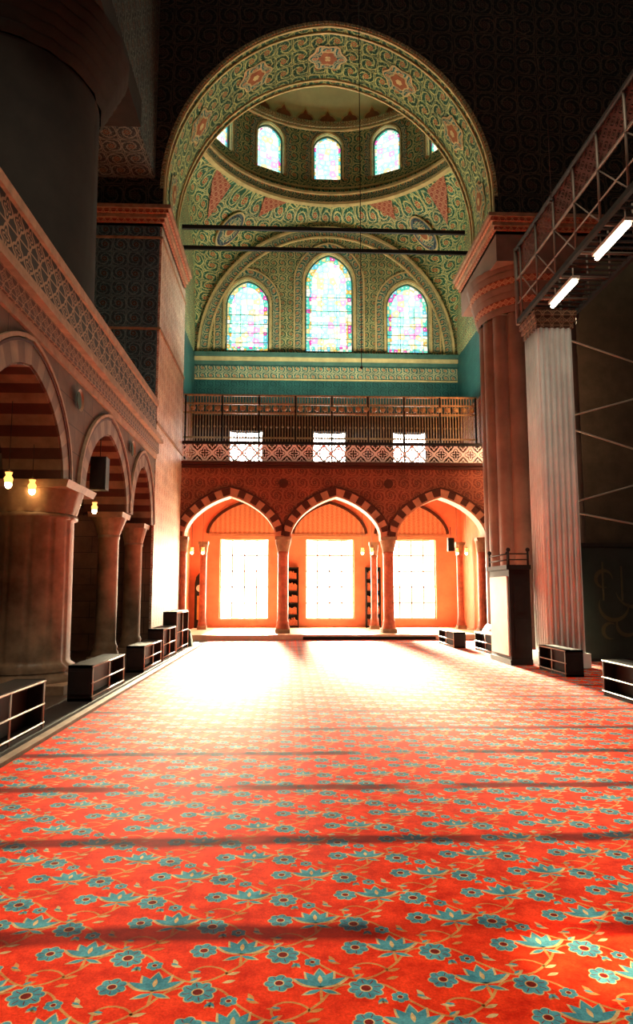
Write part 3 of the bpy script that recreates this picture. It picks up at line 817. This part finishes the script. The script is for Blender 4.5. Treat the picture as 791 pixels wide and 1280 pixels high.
def speaker(x,y,z,s=1):
    mb=MB(); mb.box(x-.14*s,x+.14*s,y-.12*s,y+.12*s,z-.3*s,z+.3*s,M['iron'])
    mb.box(x-.12*s,x+.12*s,y-.135*s,y-.12*s,z-.27*s,z+.27*s,M['wood'])
    mb.tube((x,y,z+.3*s),(x,y,z+.8*s),.012,M['iron'],6)
    mb.build('loudspeaker')
speaker(-3.95,14.2,4.05,1.15); speaker(5.85,24.3,3.3,.8)
mb=MB(); mb.tube((1.32,12,5.7),(1.32,12,26),.008,M['iron'],6); mb.ball((1.32,12,5.68),.03,M['iron']); mb.build('hanging_cable')
mb=MB(); mb.tube((4.15,10,7.8),(4.15,10,26),.008,M['iron'],6); mb.ball((4.15,10,7.78),.03,M['iron']); mb.build('hanging_cable')
def bookcase(x,w=.6):
    mb=MB(); y0,y1=27.62,27.96
    mb.box(x-w/2,x-w/2+.04,y0,y1,.17,2.6,M['wood']); mb.box(x+w/2-.04,x+w/2,y0,y1,.17,2.6,M['wood']); mb.box(x-w/2,x+w/2,y1-.03,y1,.17,2.6,M['wood'])
    for i in range(6):
        z=.2+i*.47; mb.box(x-w/2,x+w/2,y0,y1,z,z+.04,M['wood'])
        if i<5:
            u=x-w/2+.06
            while u<x+w/2-.09:
                t=random.uniform(.03,.06); mb.box(u,u+t,y0+.05,y1-.05,z+.04,z+random.uniform(.26,.38),M['book']); u+=t+.004
    mb.build('bookcase')
bookcase(.12); bookcase(3.45)
P=[(-3.75,27.65,1.95),(-3.35,27.65,1.95),(-3.4,27.65,2.2),(-3.55,27.65,2.4),(-3.7,27.65,2.2)]
mb2=MB(); mb2.box(-3.75,-3.35,27.65,27.95,.17,1.95,M['wood']); mb2.face(P,M['wood'])
Q=[(p[0],27.95,p[2]) for p in P]; mb2.face(Q,M['wood'])
for i in range(5): mb2.face([P[i],P[(i+1)%5],Q[(i+1)%5],Q[i]],M['wood'])
mb2.face([(-3.55+.14*cos(2*pi*k/20),27.64,1.75+.14*sin(2*pi*k/20)) for k in range(20)],M['white'])
mb2.box(-3.65,-3.45,27.635,27.65,.5,1.45,M['brass']); mb2.build('longcase_clock')

# ------------------------------------------------------------------ lights, world
def sun(name,energy,colr,elev,az,angle=1.5):
    l=bpy.data.lights.new(name,'SUN'); l.energy=energy; l.color=colr; l.angle=radians(angle)
    o=bpy.data.objects.new(name,l); scene.collection.objects.link(o)
    d=Vector((sin(radians(az)),-cos(radians(az)),-math.tan(radians(elev)))).normalized()
    o.rotation_euler=d.to_track_quat('-Z','Y').to_euler(); o.location=(2,40,20); return o
sun('sun',240,(1,.86,.56),12.2,2,9)
for c in wc:
    l=bpy.data.lights.new('window_skylight','AREA'); l.shape='RECTANGLE'; l.size=1.9; l.size_y=3.1; l.energy=800; l.color=(1,.80,.52)
    o=bpy.data.objects.new('window_skylight',l); scene.collection.objects.link(o); o.location=(c,28.45,2.3); o.rotation_euler=(radians(-82),0,0)
l=bpy.data.lights.new('apse_fill_light','AREA'); l.shape='RECTANGLE'; l.size=9; l.size_y=1.5; l.energy=560; l.color=(1,.97,.74)  # added lamp without a real fixture, brightens the upper apse
o=bpy.data.objects.new('apse_fill_light',l); scene.collection.objects.link(o); o.location=(1.6,25.2,9.1); o.rotation_euler=(radians(180),0,0)
# added area lamp brightening the nave floor, in place of unseen main dome windows
l=bpy.data.lights.new('floor_fill_light','AREA'); l.shape='DISK'; l.size=9; l.energy=1400; l.color=(1,.82,.60); l.spread=radians(95)
o=bpy.data.objects.new('floor_fill_light',l); scene.collection.objects.link(o); o.location=(1.5,4,24)
w=bpy.data.worlds.new('world'); scene.world=w; w.use_nodes=True
w.node_tree.nodes['Background'].inputs[0].default_value=(1,.84,.68,1)
w.node_tree.nodes['Background'].inputs[1].default_value=.12
l=bpy.data.lights.new('floor_patch_spot','SPOT'); l.energy=40000; l.color=(1,.72,.42); l.spot_size=radians(2.3); l.spot_blend=.2; l.shadow_soft_size=.1  # added spot that makes the bright floor patch; its dome window is unseen
o=bpy.data.objects.new('floor_patch_spot',l); scene.collection.objects.link(o); o.location=(6,-2,16)
o.rotation_euler=(Vector((1.42,3.15,0))-Vector(o.location)).to_track_quat('-Z','Y').to_euler()

cd=bpy.data.cameras.new('camera'); cam=bpy.data.objects.new('camera',cd); scene.collection.objects.link(cam)
cd.sensor_fit='VERTICAL'; cd.sensor_height=36; cd.sensor_width=36; cd.lens=850/1280*36
cd.clip_end=200
cam.location=(0,0,1.6); cam.rotation_euler=(radians(96.71),0,radians(-2.36))
scene.camera=cam
